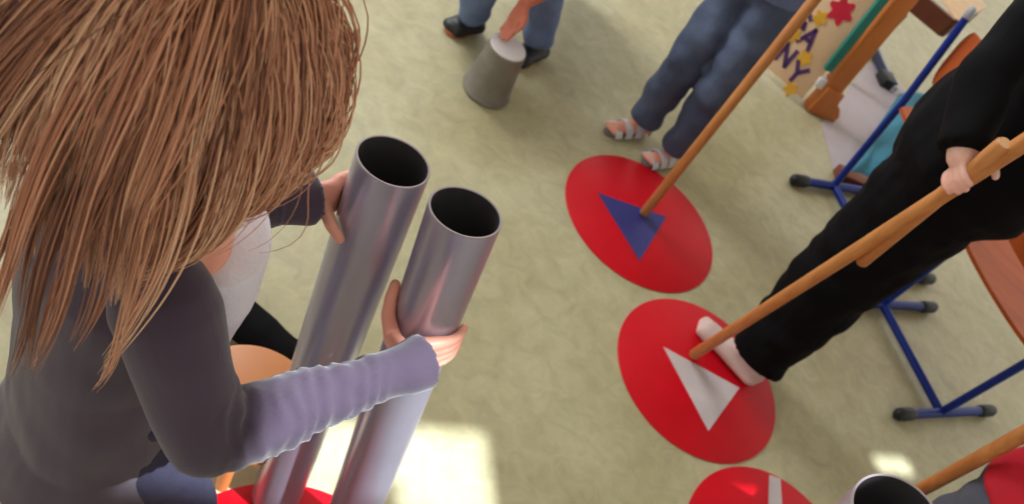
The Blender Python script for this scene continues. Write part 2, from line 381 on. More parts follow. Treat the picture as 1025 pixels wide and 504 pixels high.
# sheet of paper, turquoise blanket
def flat(name, pxs, mt, label, cat, z0, th, bevel=0):
    g = G(); g.prism([V(*fl(x, y, z0)[:2], z0) for x, y in pxs], (0, 0, th)); return tag(g.obj(name, mt, smooth=bool(bevel), bevel=bevel), label, cat)
flat('paper_sheet', [(822, 124), (836, 177), (868, 190), (925, 120), (895, 75), (870, 62)], M['sheet'], 'large pale grey paper sheet lying beside the wooden foot', 'paper', .0005, .002)
def blanket():
    corners = [fl(846, 176, .03), fl(905, 188, .03), fl(985, 95, .03), fl(905, 90, .03)]
    N = 26; vv = []; ff = []
    for s_ in (1, 0):
        for i in range(N+1):
            for j in range(N+1):
                u, v = i/N, j/N; p = corners[0]*(1-u)*(1-v)+corners[1]*u*(1-v)+corners[2]*u*v+corners[3]*(1-u)*v
                e = min(1, 8*min(u, 1-u, v, 1-v)); h = .01+.05*math.sqrt(e)+.014*math.sin(u*19+v*7)*e+.01*noise.noise(Vector((u*5, v*5, 3)))
                vv.append(V(p[0], p[1], h if s_ else .003))
    n1 = (N+1)**2
    for i in range(N):
        for j in range(N):
            q = [i*(N+1)+j, (i+1)*(N+1)+j, (i+1)*(N+1)+j+1, i*(N+1)+j+1]; ff.append(tuple(q)); ff.append(tuple(k+n1 for k in reversed(q)))
    edge = [i*(N+1) for i in range(N+1)]+[N*(N+1)+j for j in range(1, N+1)]+[i*(N+1)+N for i in range(N-1, -1, -1)]+[j for j in range(N-1, 0, -1)]
    for k in range(len(edge)): a, b = edge[k], edge[(k+1) % len(edge)]; ff.append((b, a, a+n1, b+n1))
    tag(link_mesh('folded_blanket', vv, ff, M['teal']), 'turquoise folded blanket on the floor under the school chair', 'blanket')
blanket()
a, b = fl(838, 172, .02), fl(884, 193, .02)
g = G(); g.box((a+b)/2, (b-a)/2, np.cross(nz(b-a), V(0, 0, 1))*.03, V(0, 0, .02))
tag(g.obj('wooden_block', M['darkwood'], bevel=.005), 'reddish brown wooden block in front of the turquoise blanket', 'block')

# ------------------------------------------------------------------ name board and wooden stand
def letters(t, origin, ex, ey, en, items):
    strokes = {'S': [[(.9, .85), (.5, 1), (.1, .8), (.25, .55), (.75, .45), (.9, .2), (.5, 0), (.1, .15)]], 'A': [[(0, 0), (.5, 1), (1, 0)], [(.2, .38), (.8, .38)]],
               'N': [[(.05, 0), (.05, 1), (.95, 0), (.95, 1)]], 'Y': [[(0, 1), (.5, .5), (1, 1)], [(.5, .5), (.5, 0)]]}
    for ch, u, v, s_ in items:
        g = G()
        for st in strokes[ch]:
            for (a0, b0), (a1, b1) in zip(st[:-1], st[1:]):
                p = origin+ex*(u+(a0-.5)*s_*.8)+ey*(v+(b0-.5)*s_); q = origin+ex*(u+(a1-.5)*s_*.8)+ey*(v+(b1-.5)*s_)
                dd = nz(q-p); wv = np.cross(dd, en)*.0085
                g.prism([p-wv-dd*.006, q-wv+dd*.006, q+wv+dd*.006, p+wv-dd*.006], en*.002)
        g.obj('letter', M['purple'], t, smooth=False)
b0 = fl(766, 66, .03); b1 = fl(802, 99, .03)
t = thing('name_board', 'pale wooden board with purple letters, yellow stars and a red flower', 'sign', (b0+b1)/2*V(1, 1, 0))
ex = nz(b1-b0); W_ = np.linalg.norm(b1-b0)
tl = fl(822, -25, .62) if False else b0+V(0, 0, .75)+V(-ex[1], ex[0], 0)*.0
ey = nz(tl-b0+V(ex[1], -ex[0], 0)*-.10)
en = nz(np.cross(ex, ey)); en = -en if np.dot(en, CAM-b0) < 0 else en
g = G(); g.prism([b0, b1, b1+ey*.85, b0+ey*.85], -en*.02); g.obj('board', M['palewood'], t, smooth=True, bevel=.004)
def onb(x, y):
    d = ray((x, y)); s_ = np.dot(b0-CAM, en)/np.dot(d, en); p = CAM+d*s_; return np.dot(p-b0, ex), np.dot(p-b0, ey)
o_ = b0+en*.0005
it = [(c, *onb(x, y), s_) for c, x, y, s_ in (('S', 804, 21, .060), ('A', 810, 38, .066), ('N', 787, 55, .066), ('Y', 798, 73, .066))]
letters(t, o_, ex, ey, en, it)
def blob2(c_px, r, mt, name, k=5, amp=.35, th=.003):
    u, v = onb(*c_px); c = o_+ex*u+ey*v; poly = []
    for q in np.linspace(0, 2*math.pi, 50, endpoint=False):
        rad = r*(1+amp*math.cos(q*k)); poly.append(c+(ex*math.cos(q)+ey*math.sin(q))*rad)
    g = G(); g.prism(poly, en*th); g.obj(name, mt, t, smooth=False)
for p in ((821, 18), (795, 34), (806, 58), (791, 89)): blob2(p, .024, M['yellow'], 'star', 5, .25)
blob2((842, 11), .042, M['redpaint'], 'flower', 6, .22)
# stand: post with a foot and a green board
f0 = fl(814, 110, 0)
t = thing('board_stand', 'orange wooden stand with rounded foot holding a green board', 'stand', f0*V(1, 1, 0))
up = nz(V(f0[0], f0[1], .8)+V(0, 0, 0)-V(f0[0], f0[1], 0))
PT = fl(905, -2, .50); up = nz(PT-f0)
pr = nz(V(*RT[:2], 0)); pd = nz(np.cross(up, pr))
g = G(); g.box(f0+up*.47, pr*.040, pd*.028, up*.44); g.obj('post', M['wood'], t, smooth=True, bevel=.008)
foot = [(-.042, .12), (-.042, .0), (.02, -.0), (.095, .0), (.10, .03), (.075, .06), (.05, .075), (.042, .12)]
g = G(); g.prism([V(*f0[:2], .001)+pr*a+V(0, 0, b)-pd*.035 for a, b in foot], pd*.07); g.obj('foot', M['wood'], t, smooth=True, bevel=.007)
sideL = -pr
g = G(); q0 = f0+up*.17+sideL*.042+en*.035; g.prism([q0, q0+sideL*.035, q0+sideL*.035+up*.7, q0+up*.7], pd*.018); g.obj('green_board', M['tealboard'], t, smooth=False)
g = G(); q0 = f0+up*.115+sideL*.06; g.box(q0, pr*.02, pd*.018, up*.022); g.obj('white_clip', M['white'], t, bevel=.006)

# ------------------------------------------------------------------ pail drum
cb = fl(486, 91); t = thing('metal_pail', 'grey metal pail turned upside down with a white base, tapped by the crouching child', 'pail', cb*V(1, 1, 0))
def lathe(c, prof, n=56): return [[(c[0]+r*math.cos(a), c[1]+r*math.sin(a), z) for a in np.linspace(0, 2*math.pi, n, endpoint=False)] for r, z in prof]
g = G(); g.rings(lathe(cb, [(.066, .001), (.074, .002), (.076, .008), (.073, .013), (.069, .03), (.064, .08), (.0595, .12), (.0575, .150), (.0565, .158), (.054, .160)])); g.obj('pail_wall', M['zinc'], t)
g = G(); g.rings(lathe(cb, [(.054, .1605), (.0545, .164), (.053, .166), (.046, .1655)])); g.obj('pail_base', M['white'], t)

# ------------------------------------------------------------------ stool and bag beyond the girl
sc_ = fl(252, 400, .16)
t = thing('round_stool', 'round orange wooden stool seen past the front of the white shirt', 'stool', sc_*V(1, 1, 0))
g = G(); g.rings(lathe(sc_, [(.105, .132), (.118, .136), (.120, .146), (.118, .157), (.11, .16)])); g.obj('seat', M['stool'], t)
for k in range(4):
    a = k*math.pi/2+.5; p = sc_+V(math.cos(a), math.sin(a), 0)*.085; q = sc_+V(math.cos(a), math.sin(a), 0)*.105
    g = G(); g.cone((p[0], p[1], .132), .015, (q[0], q[1], .001), .012, 14, False, False); g.obj('leg', M['stool'], t)
pb = [fl(243, 296, .02), fl(300, 345, .02), fl(300, 362, .02), fl(258, 340, .02), fl(236, 350, .02)]
a, b = fl(226, 306, .035), fl(296, 362, .035)
g = G(); g.cone(a, .05, (a+b)/2, .05, 18, oval=(V(0, 0, 1), .6, 1)); g.cone((a+b)/2, .05, b, .04, 18, oval=(V(0, 0, 1), .7, 1))
o = g.skin('cloth_bag', M['blackcloth'], None, .006, 3, lambda co: foldnoise(co, (14, 14, 14), .006)); tag(o, 'black cloth bag on the floor beyond the orange stool', 'bag')

# ------------------------------------------------------------------ people
def hand_grip(g, axp, u, R_, th0, sgn, wrist, s=1.0, wrap=100, thumb=None, n_f=4, palm_r=.011, u_up=1):
    """fingers laid round a rod: axp on the axis, u along it, th0 knuckle angle (in frame e1,e2), sgn wrap sense."""
    axp, u, wrist = V(*axp), nz(u), V(*wrist); e1, e2 = thumb['frame']
    def P(th, h, r): t = math.radians(th); return axp+u*h+(e1*math.cos(t)+e2*math.sin(t))*r
    fr = .0078*s; sp = .0152*s; rr = R_+fr*.9
    lens = [.052, .058, .054, .043]
    for k in range(n_f):
        h = (1.5-k)*sp; tot = math.degrees(lens[k]*s/rr); tot = min(tot, wrap)
        pts = [P(th0+sgn*tot*q, h*(1-.08*q), rr) for q in (0, .26, .5, .76, 1)]
        g.chain(pts, [fr*1.12, fr*1.05, fr, fr*.94, fr*.82], 12)
        back = P(th0-sgn*math.degrees(.05*s/(rr+.02)), h*.8, rr+.006*s)
        g.chain([back, P(th0-sgn*math.degrees(.024*s/rr), h*.92, rr+.004*s), pts[0]], [palm_r*1.05*s, palm_r*1.05*s, fr*1.2], 12)
        g.chain([wrist, back], [.0175*s, palm_r*s*1.1], 12)
    tb = thumb['pts']; tp = [P(*q) for q in tb]
    g.chain([wrist]+tp, [.016*s, .0135*s, .0105*s, .0095*s, .0078*s][:len(tp)+1], 12)
def open_hand(g, wrist, d, n, s=1.0, curl=.35, side=1):
    d, n = nz(d), nz(n); l = nz(np.cross(d, n))*side
    c = V(*wrist)+d*.045*s; g.chain([wrist, c], [.016*s, .018*s])
    for k, (off, ln) in enumerate(((-.024, .055), (-.008, .062), (.008, .058), (.023, .045))):
        p0 = V(*wrist)+d*.07*s+l*off*s; g.chain([V(*wrist)+d*.01*s+l*off*.5*s, p0], [.013*s, .0105*s])
        pts = [p0]; dd = d
        for q in range(3): dd = nz(dd+n*curl*(.6+.5*q)); pts.append(pts[-1]+dd*ln*s/3*1.1)
        g.chain(pts, [.0088*s, .0083*s, .0078*s, .0066*s], 10)
    p = V(*wrist)+d*.02*s-l*.016*s; pts = [p, p+nz(d*.5-l+n*.3)*.028*s, p+nz(d*.5-l+n*.3)*.028*s+nz(d-l*.5+n*.4)*.024*s, p+nz(d*.5-l+n*.3)*.028*s+nz(d-l*.3+n*.6)*.045*s]
    g.chain(pts, [.013*s, .0105*s, .0092*s, .0075*s], 10)
def ring_ell(c, lat, fwd, a, b, n=28, p=2.3):
    out = []
    for q in np.linspace(0, 2*math.pi, n, endpoint=False):
        x, y = math.cos(q), math.sin(q); out.append(V(*c)+lat*a*math.copysign(abs(x)**(2/p), x)+fwd*b*math.copysign(abs(y)**(2/p), y))
    return out
def torso(g, J, k=1.0, off=0.0, zlo=0, zhi=99, fo=0):
    """rows of (centre, half width, half depth) from crotch to neck"""
    g.rings([ring_ell(V(*c)+J['fd']*fo, J['rt'], J['fd'], a*k+off, b*k+off) for i, (c, a, b) in enumerate(J['torso']) if zlo <= i <= zhi])
def head(g, c, up, fw, s):
    """c head centre, s = head height"""
    up, fw = nz(up), nz(fw); fw = nz(fw-up*np.dot(fw, up)); lat = np.cross(fw, up); c = V(*c)
    g.ell(c+up*.10*s-fw*.02*s, lat*.345*s, fw*.43*s, up*.40*s)
    g.ell(c-up*.14*s+fw*.06*s, lat*.29*s, fw*.33*s, up*.34*s)
    g.cone(c-up*.36*s+fw*.24*s, .085*s, c-up*.30*s+fw*.1*s, .16*s)
    g.cone(c-up*.0*s+fw*.38*s, .03*s, c-up*.13*s+fw*.455*s, .052*s)            # nose
    for q in (-1, 1):
        g.cone(c-up*.12*s+fw*.41*s, .03*s, c-up*.135*s+fw*.40*s+lat*q*.045*s, .026*s)
        g.ell(c-up*.06*s+lat*q*.35*s-fw*.03*s, lat*.03*s, fw*.065*s, up*.115*s)   # ear
        g.ell(c-up*.17*s+lat*q*.17*s+fw*.25*s, lat*.10*s, fw*.10*s, up*.10*s)
    g.cone(c-up*.235*s+fw*.385*s-lat*.05*s, .030*s, c-up*.235*s+fw*.385*s+lat*.05*s, .030*s)
    return c, up, fw, lat
def face_parts(par, c, up, fw, lat, s):
    for q in (-1, 1):
        p = c+up*.02*s+lat*q*.15*s+fw*.345*s
        g = G(); g.ell(p, lat*.06*s, fw*.05*s, up*.032*s); e = g.obj('eye', M['eye'], par)
        g = G(); g.ell(p+fw*.032*s, lat*.026*s, fw*.02*s, up*.026*s); g.obj('iris', M['iris'], e)
        g = G(); g.chain([p+up*.085*s-lat*q*.06*s+fw*.03*s, p+up*.105*s+fw*.035*s, p+up*.08*s+lat*q*.08*s], [.012*s, .014*s, .008*s], 8); g.obj('eyebrow', M['brownhair'], par)
    g = G(); g.chain([c-up*.232*s+fw*.408*s-lat*.075*s, c-up*.236*s+fw*.424*s, c-up*.232*s+fw*.408*s+lat*.075*s], [.010*s, .016*s, .010*s], 8); g.obj('lips', M['lip'], par)
def limb(g, pts, rs, off=0, e1=True): g.chain(pts, [r+off for r in rs], 18, True, e1)
def foot_shape(g, ankle, toe, s, off=0, z0=.004):
    ankle, toe = V(*ankle), V(*toe); d = nz((toe-ankle)*V(1, 1, 0)); sd_ = V(-d[1], d[0], 0); L = np.linalg.norm((toe-ankle)*V(1, 1, 0))
    heel = V(ankle[0], ankle[1], 0)-d*.03*s; 
    g.cone(ankle, .032*s+off, heel+V(0, 0, .03*s+z0), .028*s+off, oval=(d, 1, .85))
    g.cone(ankle-V(0, 0, .01*s), .030*s+off, heel+d*(L*.6)+V(0, 0, .024*s+z0), .022*s+off)
    g.cone(heel+V(0, 0, .02*s+z0), .024*s+off, V(toe[0], toe[1], .017*s+z0)-d*.03*s, .017*s+off, oval=(V(0, 0, 1), 1, 1.6))
    for k, o2 in enumerate((-.022, -.010, .001, .012, .022)):
        p = V(toe[0], toe[1], .011*s+z0)-d*(.035+.004*abs(k-1))*s+sd_*o2*1.1*s; g.cone(p, .011*s+off, p+d*.028*s, (.0095 if k else .011)*s+off, 10)

# --- the girl with the tubes
fd = nz(V(.52, .85, 0)); rt = nz(V(.85, -.52, 0))
J = dict(fd=fd, rt=rt, torso=[(V(-.385, .385, .46), .075, .06), (V(-.385, .385, .52), .10, .078), (V(-.385, .385, .58), .10, .078), (V(-.382, .39, .65), .09, .07),
    (V(-.377, .395, .73), .097, .075), (V(-.372, .402, .81), .105, .078), (V(-.368, .407, .87), .098, .07), (V(-.362, .413, .905), .078, .06), (V(-.357, .42, .93), .034, .034)])
girl = thing('person', 'child with long reddish blond hair in an aubergine jacket holding two grey tubes', 'person', (-.33, .42, 0))
Rs, Ls = V(-.275, .338, .868), V(-.462, .462, .868)
Re = dp(205, 438, .80); Rw = dp(414, 366, .945)
Le = dp(205, 205, .90); Lw = dp(299, 198, .98)
Hc = dp(206, 40, .61); hup = nz(V(.10, .20, 1)); hfw = nz(fd*1.0+V(0, 0, -.55))
hips = (V(-.34, .36, .50), V(-.43, .41, .50)); kn = (V(-.265, .435, .275), V(-.40, .47, .275)); an = (V(-.245, .44, .055), V(-.43, .43, .055)); toe = (V(-.19, .545, .01), V(-.37, .53, .01))
g = G(); torso(g, J)
hc, hu, hf, hl = head(g, Hc, hup, hfw, .19)
g.chain([V(-.36, .415, .90), Hc-hup*.07-hfw*.01], [.042, .040])
for s_, e_, w_ in ((Rs, Re, Rw), (Ls, Le, Lw)):
    g.chain([(s_+V(-.368, .407, .87))/2, s_, (s_+e_)/2, e_, e_*.6+w_*.4, w_], [.036, .034, .028, .025, .025, .0175])
for i in (0, 1):
    g.chain([hips[i], kn[i], kn[i]*.6+an[i]*.4, an[i]], [.056, .038, .037, .025]); foot_shape(g, an[i], toe[i], .78, z0=.009)
# near hand round the second tube
def rod_frame(u, toward):
    e1 = nz(toward-u*np.dot(toward, u)); return e1, np.cross(u, e1)
U2 = -u2; q2 = t2+u2*.195
ca = CAM-q2; e1, e2 = rod_frame(U2, ca)
if np.dot(e2, RT) < 0: e2 = -e2
hand_grip(g, q2, U2, .045, 38, 1, Rw, .92, 110, dict(frame=(e1, e2), pts=[(-30, .004, .060), (-58, .018, .055), (-74, .036, .053), (-80, .056, .052)]))
U1 = -u1; q1 = t1+u1*.085
ca = CAM-q1; f1, f2 = rod_frame(U1, ca)
if np.dot(f2, RT) < 0: f2 = -f2
hand_grip(g, q1, U1, .045, -125, -1, Lw, .88, 95, dict(frame=(f1, f2), pts=[(-92, -.002, .066), (-74, -.007, .060), (-52, -.012, .056), (-33, -.017, .0545)]))
g.skin('body', M['skin'], girl, .0032, 3)
face_parts(girl, hc, hu, hf, hl, .19)
# shirt, jacket, trousers
g = G(); torso(g, J, 1.0, .008, 3, 6, .028); g.skin('shirt', M['shirt'], girl, .005, 2, lambda co: foldnoise(co, (30, 30, 10), .003))
g = G()
rows = [(V(-.392, .370, .35), .138, .135), (V(-.39, .374, .41), .131, .122), (V(-.388, .375, .47), .122, .104), (V(-.388, .375, .55), .115, .096), (V(-.388, .378, .65), .108, .09), (V(-.385, .383, .74), .112, .09), (V(-.383, .388, .81), .116, .088), (V(-.38, .392, .862), .100, .072), (V(-.384, .388, .882), .072, .05)]
g.rings([ring_ell(V(*c)-fd*.002, rt, fd, a*.95, b*.88) for c, a, b in rows])
for s_, e_, w_ in ((Rs, Re, Rw), (Ls, Le, Lw)):
    s2 = s_-V(0, 0, .004)
    g.chain([(s2+V(-.38, .39, .86))/2, s2], [.042, .045], 20)
    g.chain([s2, s2*.6+e_*.4, e_*.85+s2*.15, e_, e_*.7+w_*.3, e_*.25+w_*.75], [.048, .045, .042, .040, .038, .029], 20)
    dd = nz(w_-e_); wj = e_*.25+w_*.75
    g.cone(wj, .029, w_-dd*.004, .029, 20, True, False); g.cone(w_-dd*.03, .0295, w_+dd*.016, .034, 20, False, False)
def cardfold(co):
    out = foldnoise(co, (26, 26, 13), .0035)
    for e_, w_, s_ in ((Re, Rw, Rs), (Le, Lw, Ls)):
        d = w_-e_; L = np.linalg.norm(d); dn = d/L; t_ = (co-e_)@dn/L; rad = np.linalg.norm(co-e_-np.outer((co-e_)@dn, dn), axis=1)
        a, b = frame(dn); th = np.arctan2((co-e_)@b, (co-e_)@a)
        k = np.clip((t_+.05)*8, 0, 1)*np.clip((.86-t_)*6, 0, 1)*(rad < .07)
        nn = foldnoise(co, (22, 22, 22), 1.0, 5)
        out += k*(.0016+.0012*nn)*np.sin(t_*78+2.6*np.sin(th+.7)+5*nn)+k*foldnoise(co, (55, 55, 55), .0022, 9)
    return out
g.skin('jacket', M['cardigan'], girl, .0045, 2, cardfold)
# puffed gather at the shoulder seam, cuff turned back, pink print
g = G(); rr = .046; dd = nz(Re-Rs); a, b = frame(dd); cc = Rs*.42+Re*.58
gl = G(); torso
for i in (0, 1):
    pass
g = G()
g.rings([ring_ell(V(*c), rt, fd, a_+.004, b_+.004) for c, a_, b_ in J['torso'][:3]])
for i in (0, 1): g.chain([hips[i], kn[i], an[i]+V(0, 0, .005)], [.062, .047, .040], 18, True, False)
g.skin('trousers', M['girljeans'], girl, .0055, 3, lambda co: foldnoise(co, (24, 24, 24), .004))
for i in (0, 1):
    g = G(); foot_shape(g, an[i]-V(0, 0, .012), toe[i], .8, .006, .006); g.skin('slipper', M['slipper'], girl, .004, 2)
for k, (x, y, r_) in enumerate(((237, 352, .006), (233, 366, .007), (238, 340, .004))):
    pass

# hair: a cap of scalp and many tapering locks in one mesh
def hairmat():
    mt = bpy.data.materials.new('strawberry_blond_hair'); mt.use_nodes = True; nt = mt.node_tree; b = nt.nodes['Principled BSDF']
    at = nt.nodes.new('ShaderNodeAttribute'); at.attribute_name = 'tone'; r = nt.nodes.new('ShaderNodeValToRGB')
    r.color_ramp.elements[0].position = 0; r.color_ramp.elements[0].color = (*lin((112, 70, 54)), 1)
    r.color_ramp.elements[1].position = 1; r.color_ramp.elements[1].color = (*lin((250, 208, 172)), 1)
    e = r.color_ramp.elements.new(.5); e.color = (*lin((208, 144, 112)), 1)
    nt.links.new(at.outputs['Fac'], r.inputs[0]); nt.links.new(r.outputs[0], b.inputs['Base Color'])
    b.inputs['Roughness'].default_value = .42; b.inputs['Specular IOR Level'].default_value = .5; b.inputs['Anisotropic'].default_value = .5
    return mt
def hair(parent, c, up, fw, lat, s, n, mt, seed=3):
    rg = np.random.default_rng(seed); vv = []; ff = []; tone = []
    K = 18; sides = 4; LEFT = nz(V(-RT[0], -RT[1], 0))
    cc = c+up*.10*s-fw*.02*s; A, B, C_ = .385*s, .46*s, .42*s
    def guide(az, el, zend, curl, flare, ph):
        out = nz(lat*math.sin(az)/A+fw*math.cos(az)/B); root = cc+lat*A*math.sin(az)*math.cos(el)+fw*B*math.cos(az)*math.cos(el)+up*C_*math.sin(el)
        side = float(np.dot(out, -LEFT)); tang = nz(np.cross(V(0, 0, 1), out))
        d = nz(out*(.9*math.cos(el)+.35)+up*.25*math.sin(el)+V(0, 0, -.25)); pts = [root]; p = root.copy()
        L = max(.06, (root[2]-zend)*1.12+.03); st = L/(K-1)
        for k in range(1, K):
            t_ = k/(K-1)
            d = nz(d*.74+(V(0, 0, -1)+out*(flare*(1-.75*max(0, side))*(1-t_)**1.2-.3*max(0, side)*t_*2.4)+LEFT*(.03+.12*t_+3.0*max(0, side)*max(0, t_-.26)))*.26)
            p = p+d*st; q = p-cc; ql = V((q@lat)/(A+.012), (q@fw)/(B+.012), (q@up)/(C_+.012)); r_ = np.linalg.norm(ql)
            if r_ < 1: p = cc+q/r_
            pts.append(p+(tang*math.sin(ph+t_*curl)+out*math.cos(ph*1.7+t_*curl*.8))*.0045*t_)
        return np.array(pts)
    for ci in range(480):
        az = rg.uniform(-math.pi, math.pi)
        if abs(az) < .8: continue
        el = math.asin(rg.uniform(-.1, .97)); long_ = rg.random() < .11
        zend = rg.normal(.974, .026) if not long_ else rg.uniform(.84, .92)
        if np.dot(nz(lat*math.sin(az)+fw*math.cos(az)), -LEFT) > .3: zend = rg.normal(1.0, .02)
        gp = guide(az, el, zend, rg.uniform(3, 9), rg.uniform(.3, .95), rg.uniform(0, 6.28))
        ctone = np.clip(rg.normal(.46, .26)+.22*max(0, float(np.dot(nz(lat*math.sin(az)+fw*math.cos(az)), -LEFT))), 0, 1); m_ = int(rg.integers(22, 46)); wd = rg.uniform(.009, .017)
        if not long_ and rg.random() < .3: zend += rg.uniform(.01, .05)
        if long_: m_ = 16; wd = .006
        for i in range(m_):
            o1 = rg.normal(0, wd); o2 = rg.normal(0, wd*.5); ph = rg.uniform(0, 6.28); stray = rg.random() < .035
            tipk = .9 if stray else rg.uniform(.12, .35); cut = 1-rg.uniform(0, .16)
            w0 = rg.uniform(.00045, .00095); tn = np.clip(ctone+rg.normal(0, .13), 0, 1)
            pts = []; a_ = None; frm = []
            for k in range(K):
                x = k/(K-1)*cut*(K-1); i0 = min(int(x), K-2); f_ = x-i0; p = gp[i0]*(1-f_)+gp[i0+1]*f_
                dd = nz(gp[min(i0+1, K-1)]-gp[max(i0-1, 0)]); a_ = frame(dd)[0] if a_ is None else nz(a_-dd*np.dot(a_, dd)); b_ = np.cross(dd, a_)
                t_ = k/(K-1); sp = (1-t_)+t_*tipk
                if stray: sp += .8*t_*t_
                pts.append(p+a_*(o1*sp+.0012*math.sin(ph+t_*6))+b_*(o2*sp+.0012*math.cos(ph+t_*5))); frm.append((a_, b_))
            b = len(vv)
            for k, p_ in enumerate(pts):
                w_ = w0*(1-.8*(k/(K-1))**3)
                for j in range(sides):
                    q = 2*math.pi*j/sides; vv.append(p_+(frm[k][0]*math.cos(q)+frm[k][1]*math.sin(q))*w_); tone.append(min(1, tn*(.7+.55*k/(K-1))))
            for k in range(K-1):
                for j in range(sides): ff.append((b+k*sides+j, b+k*sides+(j+1) % sides, b+(k+1)*sides+(j+1) % sides, b+(k+1)*sides+j))
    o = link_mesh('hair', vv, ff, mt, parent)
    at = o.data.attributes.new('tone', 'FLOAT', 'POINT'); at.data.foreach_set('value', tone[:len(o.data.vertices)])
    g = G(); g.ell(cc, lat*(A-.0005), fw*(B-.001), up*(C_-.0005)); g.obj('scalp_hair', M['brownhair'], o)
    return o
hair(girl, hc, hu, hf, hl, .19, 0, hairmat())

# --- generic clothed person built from joints
def person(label, loc, J, K, cloth, s=1.0, top=None, hands=None, hairlen='short'):
    p = thing('person', label, 'person', loc)
    g = G(); torso(g, J)
    hc, hu, hf, hl = head(g, K['head'], K['hup'], K['hfw'], K['hs']); g.chain([K['neck'], V(*K['head'])-nz(K['hup'])*K['hs']*.3], [.042*s, .042*s])
    for s_, e_, w_ in K['arms']: g.chain([(V(*s_)+V(*K['neck']))/2-V(0, 0, .03), s_, (V(*s_)+V(*e_))/2, e_, V(*e_)*.6+V(*w_)*.4, w_], np.array([.045, .045, .038, .034, .034, .024])*s)
    for h_, k_, a_, t_ in K['legs']:
        g.chain([h_, k_, V(*k_)*.6+V(*a_)*.4, a_], np.array([.075, .05, .048, .032])*s); foot_shape(g, a_, t_, s, z0=K.get('fz', .008)) if a_[2] < .2 else g.chain([a_, V(*a_)*.6+V(*t_)*.4, t_], np.array([.034, .036, .022])*s)
    for h in hands or []: h(g)
    g.skin('body', M[K.get('skin', 'skin')], p, K.get('vox', .0045), 3)
    face_parts(p, hc, hu, hf, hl, K['hs'])
    g = G(); g.rings([ring_ell(V(*c), J['rt'], J['fd'], a+.022*s, b+.022*s) for c, a, b in J['torso'][K.get('hem', 1):-1]])
    for s_, e_, w_ in K['arms']:
        g.chain([(V(*s_)+V(*K['neck']))/2-V(0, 0, .04), s_, e_], np.array([.055, .06, .05])*s)
        if K.get('short'): continue
        g.chain([e_, V(*w_)-nz(V(*w_)-V(*e_))*.01*s], np.array([.05, K.get('cuff', .036)])*s, 16, True, False)
    g.skin('sweater', M[cloth[0]], p, .008, 3, lambda co: foldnoise(co, (16, 16, 10), .008))
    g = G(); hm = K.get('hem', 1); g.rings([ring_ell(V(*c), J['rt'], J['fd'], a+(.014 if i <= hm else .004)*s, b+(.014 if i <= hm else .004)*s) for i, (c, a, b) in enumerate(J['torso'][:hm+2])])
    lw = K.get('lw', (.088, .066, .055))
    for h_, k_, a_, t_ in K['legs']:
        a_ = V(*a_); g.chain([h_, k_, a_*.15+V(*k_)*.85, a_+V(0, 0, .0)], np.array([lw[0], lw[1], lw[1], lw[2]])*s, 20, True, False)
    g.skin('trousers', M[cloth[1]], p, .006, 3, lambda co: foldnoise(co, (13, 13, 20), K.get('fold', .011)))
    # hair cap
    g = G(); hs = K['hs']; g.ell(hc+hu*.13*hs-hf*.05*hs, hl*.375*hs, hf*.43*hs, hu*.41*hs); g.ell(hc-hf*.13*hs-hu*.05*hs, hl*.36*hs, hf*.34*hs, hu*.36*hs)
    g.skin('hair', M['brownhair'], p, .006, 2, lambda co: foldnoise(co, (70, 70, 20), .006))
    return p
def tor(base, fd, rt, z0, z1, w, d, lean=V(0, 0, 0)):
    rows = []
    for t_, a, b in ((0, .72, .75), (.12, .95, 1), (.25, .95, 1), (.42, .82, .88), (.62, .92, .95), (.8, 1.02, 1), (.9, .92, .9), (.97, .55, .62), (1, .32, .42)):
        rows.append((V(base[0], base[1], 0)+V(0, 0, z0+(z1-z0)*t_)+lean*t_, a*w, b*d))
    return dict(fd=nz(fd), rt=nz(rt), torso=rows)

def sandals(p, a_, t_, s, kind):
    a_, t_ = V(*a_), V(*t_); d = nz((t_-a_)*V(1, 1, 0)); sd_ = V(-d[1], d[0], 0); L = np.linalg.norm((t_-a_)*V(1, 1, 0))
    h = V(a_[0], a_[1], 0)-d*.05*s; tp = V(t_[0], t_[1], 0)+d*.008*s
    LL = np.linalg.norm(tp-h); out = []
    for q in np.linspace(0, 2*math.pi, 40, endpoint=False):
        x = math.cos(q); y = math.sin(q); wdt = (.034+.008*x)*s; out.append((h+tp)/2+d*x*LL/2+sd_*y*wdt+V(0, 0, .001))
    if kind == 'sandal':
        g = G(); g.prism(out, (0, 0, .012)); sh = g.obj('sandal', M['sole'], p, bevel=.003)
        for f_, r_, zc in ((.80, .033, .024), (.57, .034, .038), (.34, .033, .05)):
            c = h+d*LL*f_; pts = [c+sd_*math.cos(q)*r_*s*1.2+V(0, 0, .010+math.sin(q)*(zc)*s*1.05) for q in np.linspace(0, math.pi, 14)]
            g = G(); rr = []
            for pt in pts:
                o2 = nz(pt-c-V(0, 0, .01)); rr.append([pt-d*.017*s, pt+d*.017*s, pt+d*.017*s+o2*.004, pt-d*.017*s+o2*.004])
            g.rings(rr); g.obj('strap', M['sandal'], sh)
        c = h+d*.004; pts = [c+sd_*.032*s*math.sin(q)-d*(.005*math.cos(q))*s for q in np.linspace(-1.5, 1.5, 9)]
        g = G(); rr = [[pt+V(0, 0, .01), pt+V(0, 0, .05*s), pt+V(0, 0, .05*s)-nz(pt-c-d*.03)*-.004, pt+V(0, 0, .01)-nz(pt-c-d*.03)*-.004] for pt in pts]
        g.rings(rr); g.obj('heel_counter', M['sandal'], sh)
    else:
        up_m, so_m = kind
        g = G(); g.prism(out, (0, 0, .012)); sh = g.obj('shoe', M[so_m], p, bevel=.003)
        g = G(); foot_shape(g, a_-V(0, 0, .018*s), t_, s, .007, .010); g.skin('shoe_upper', M[up_m], sh, .005, 3)

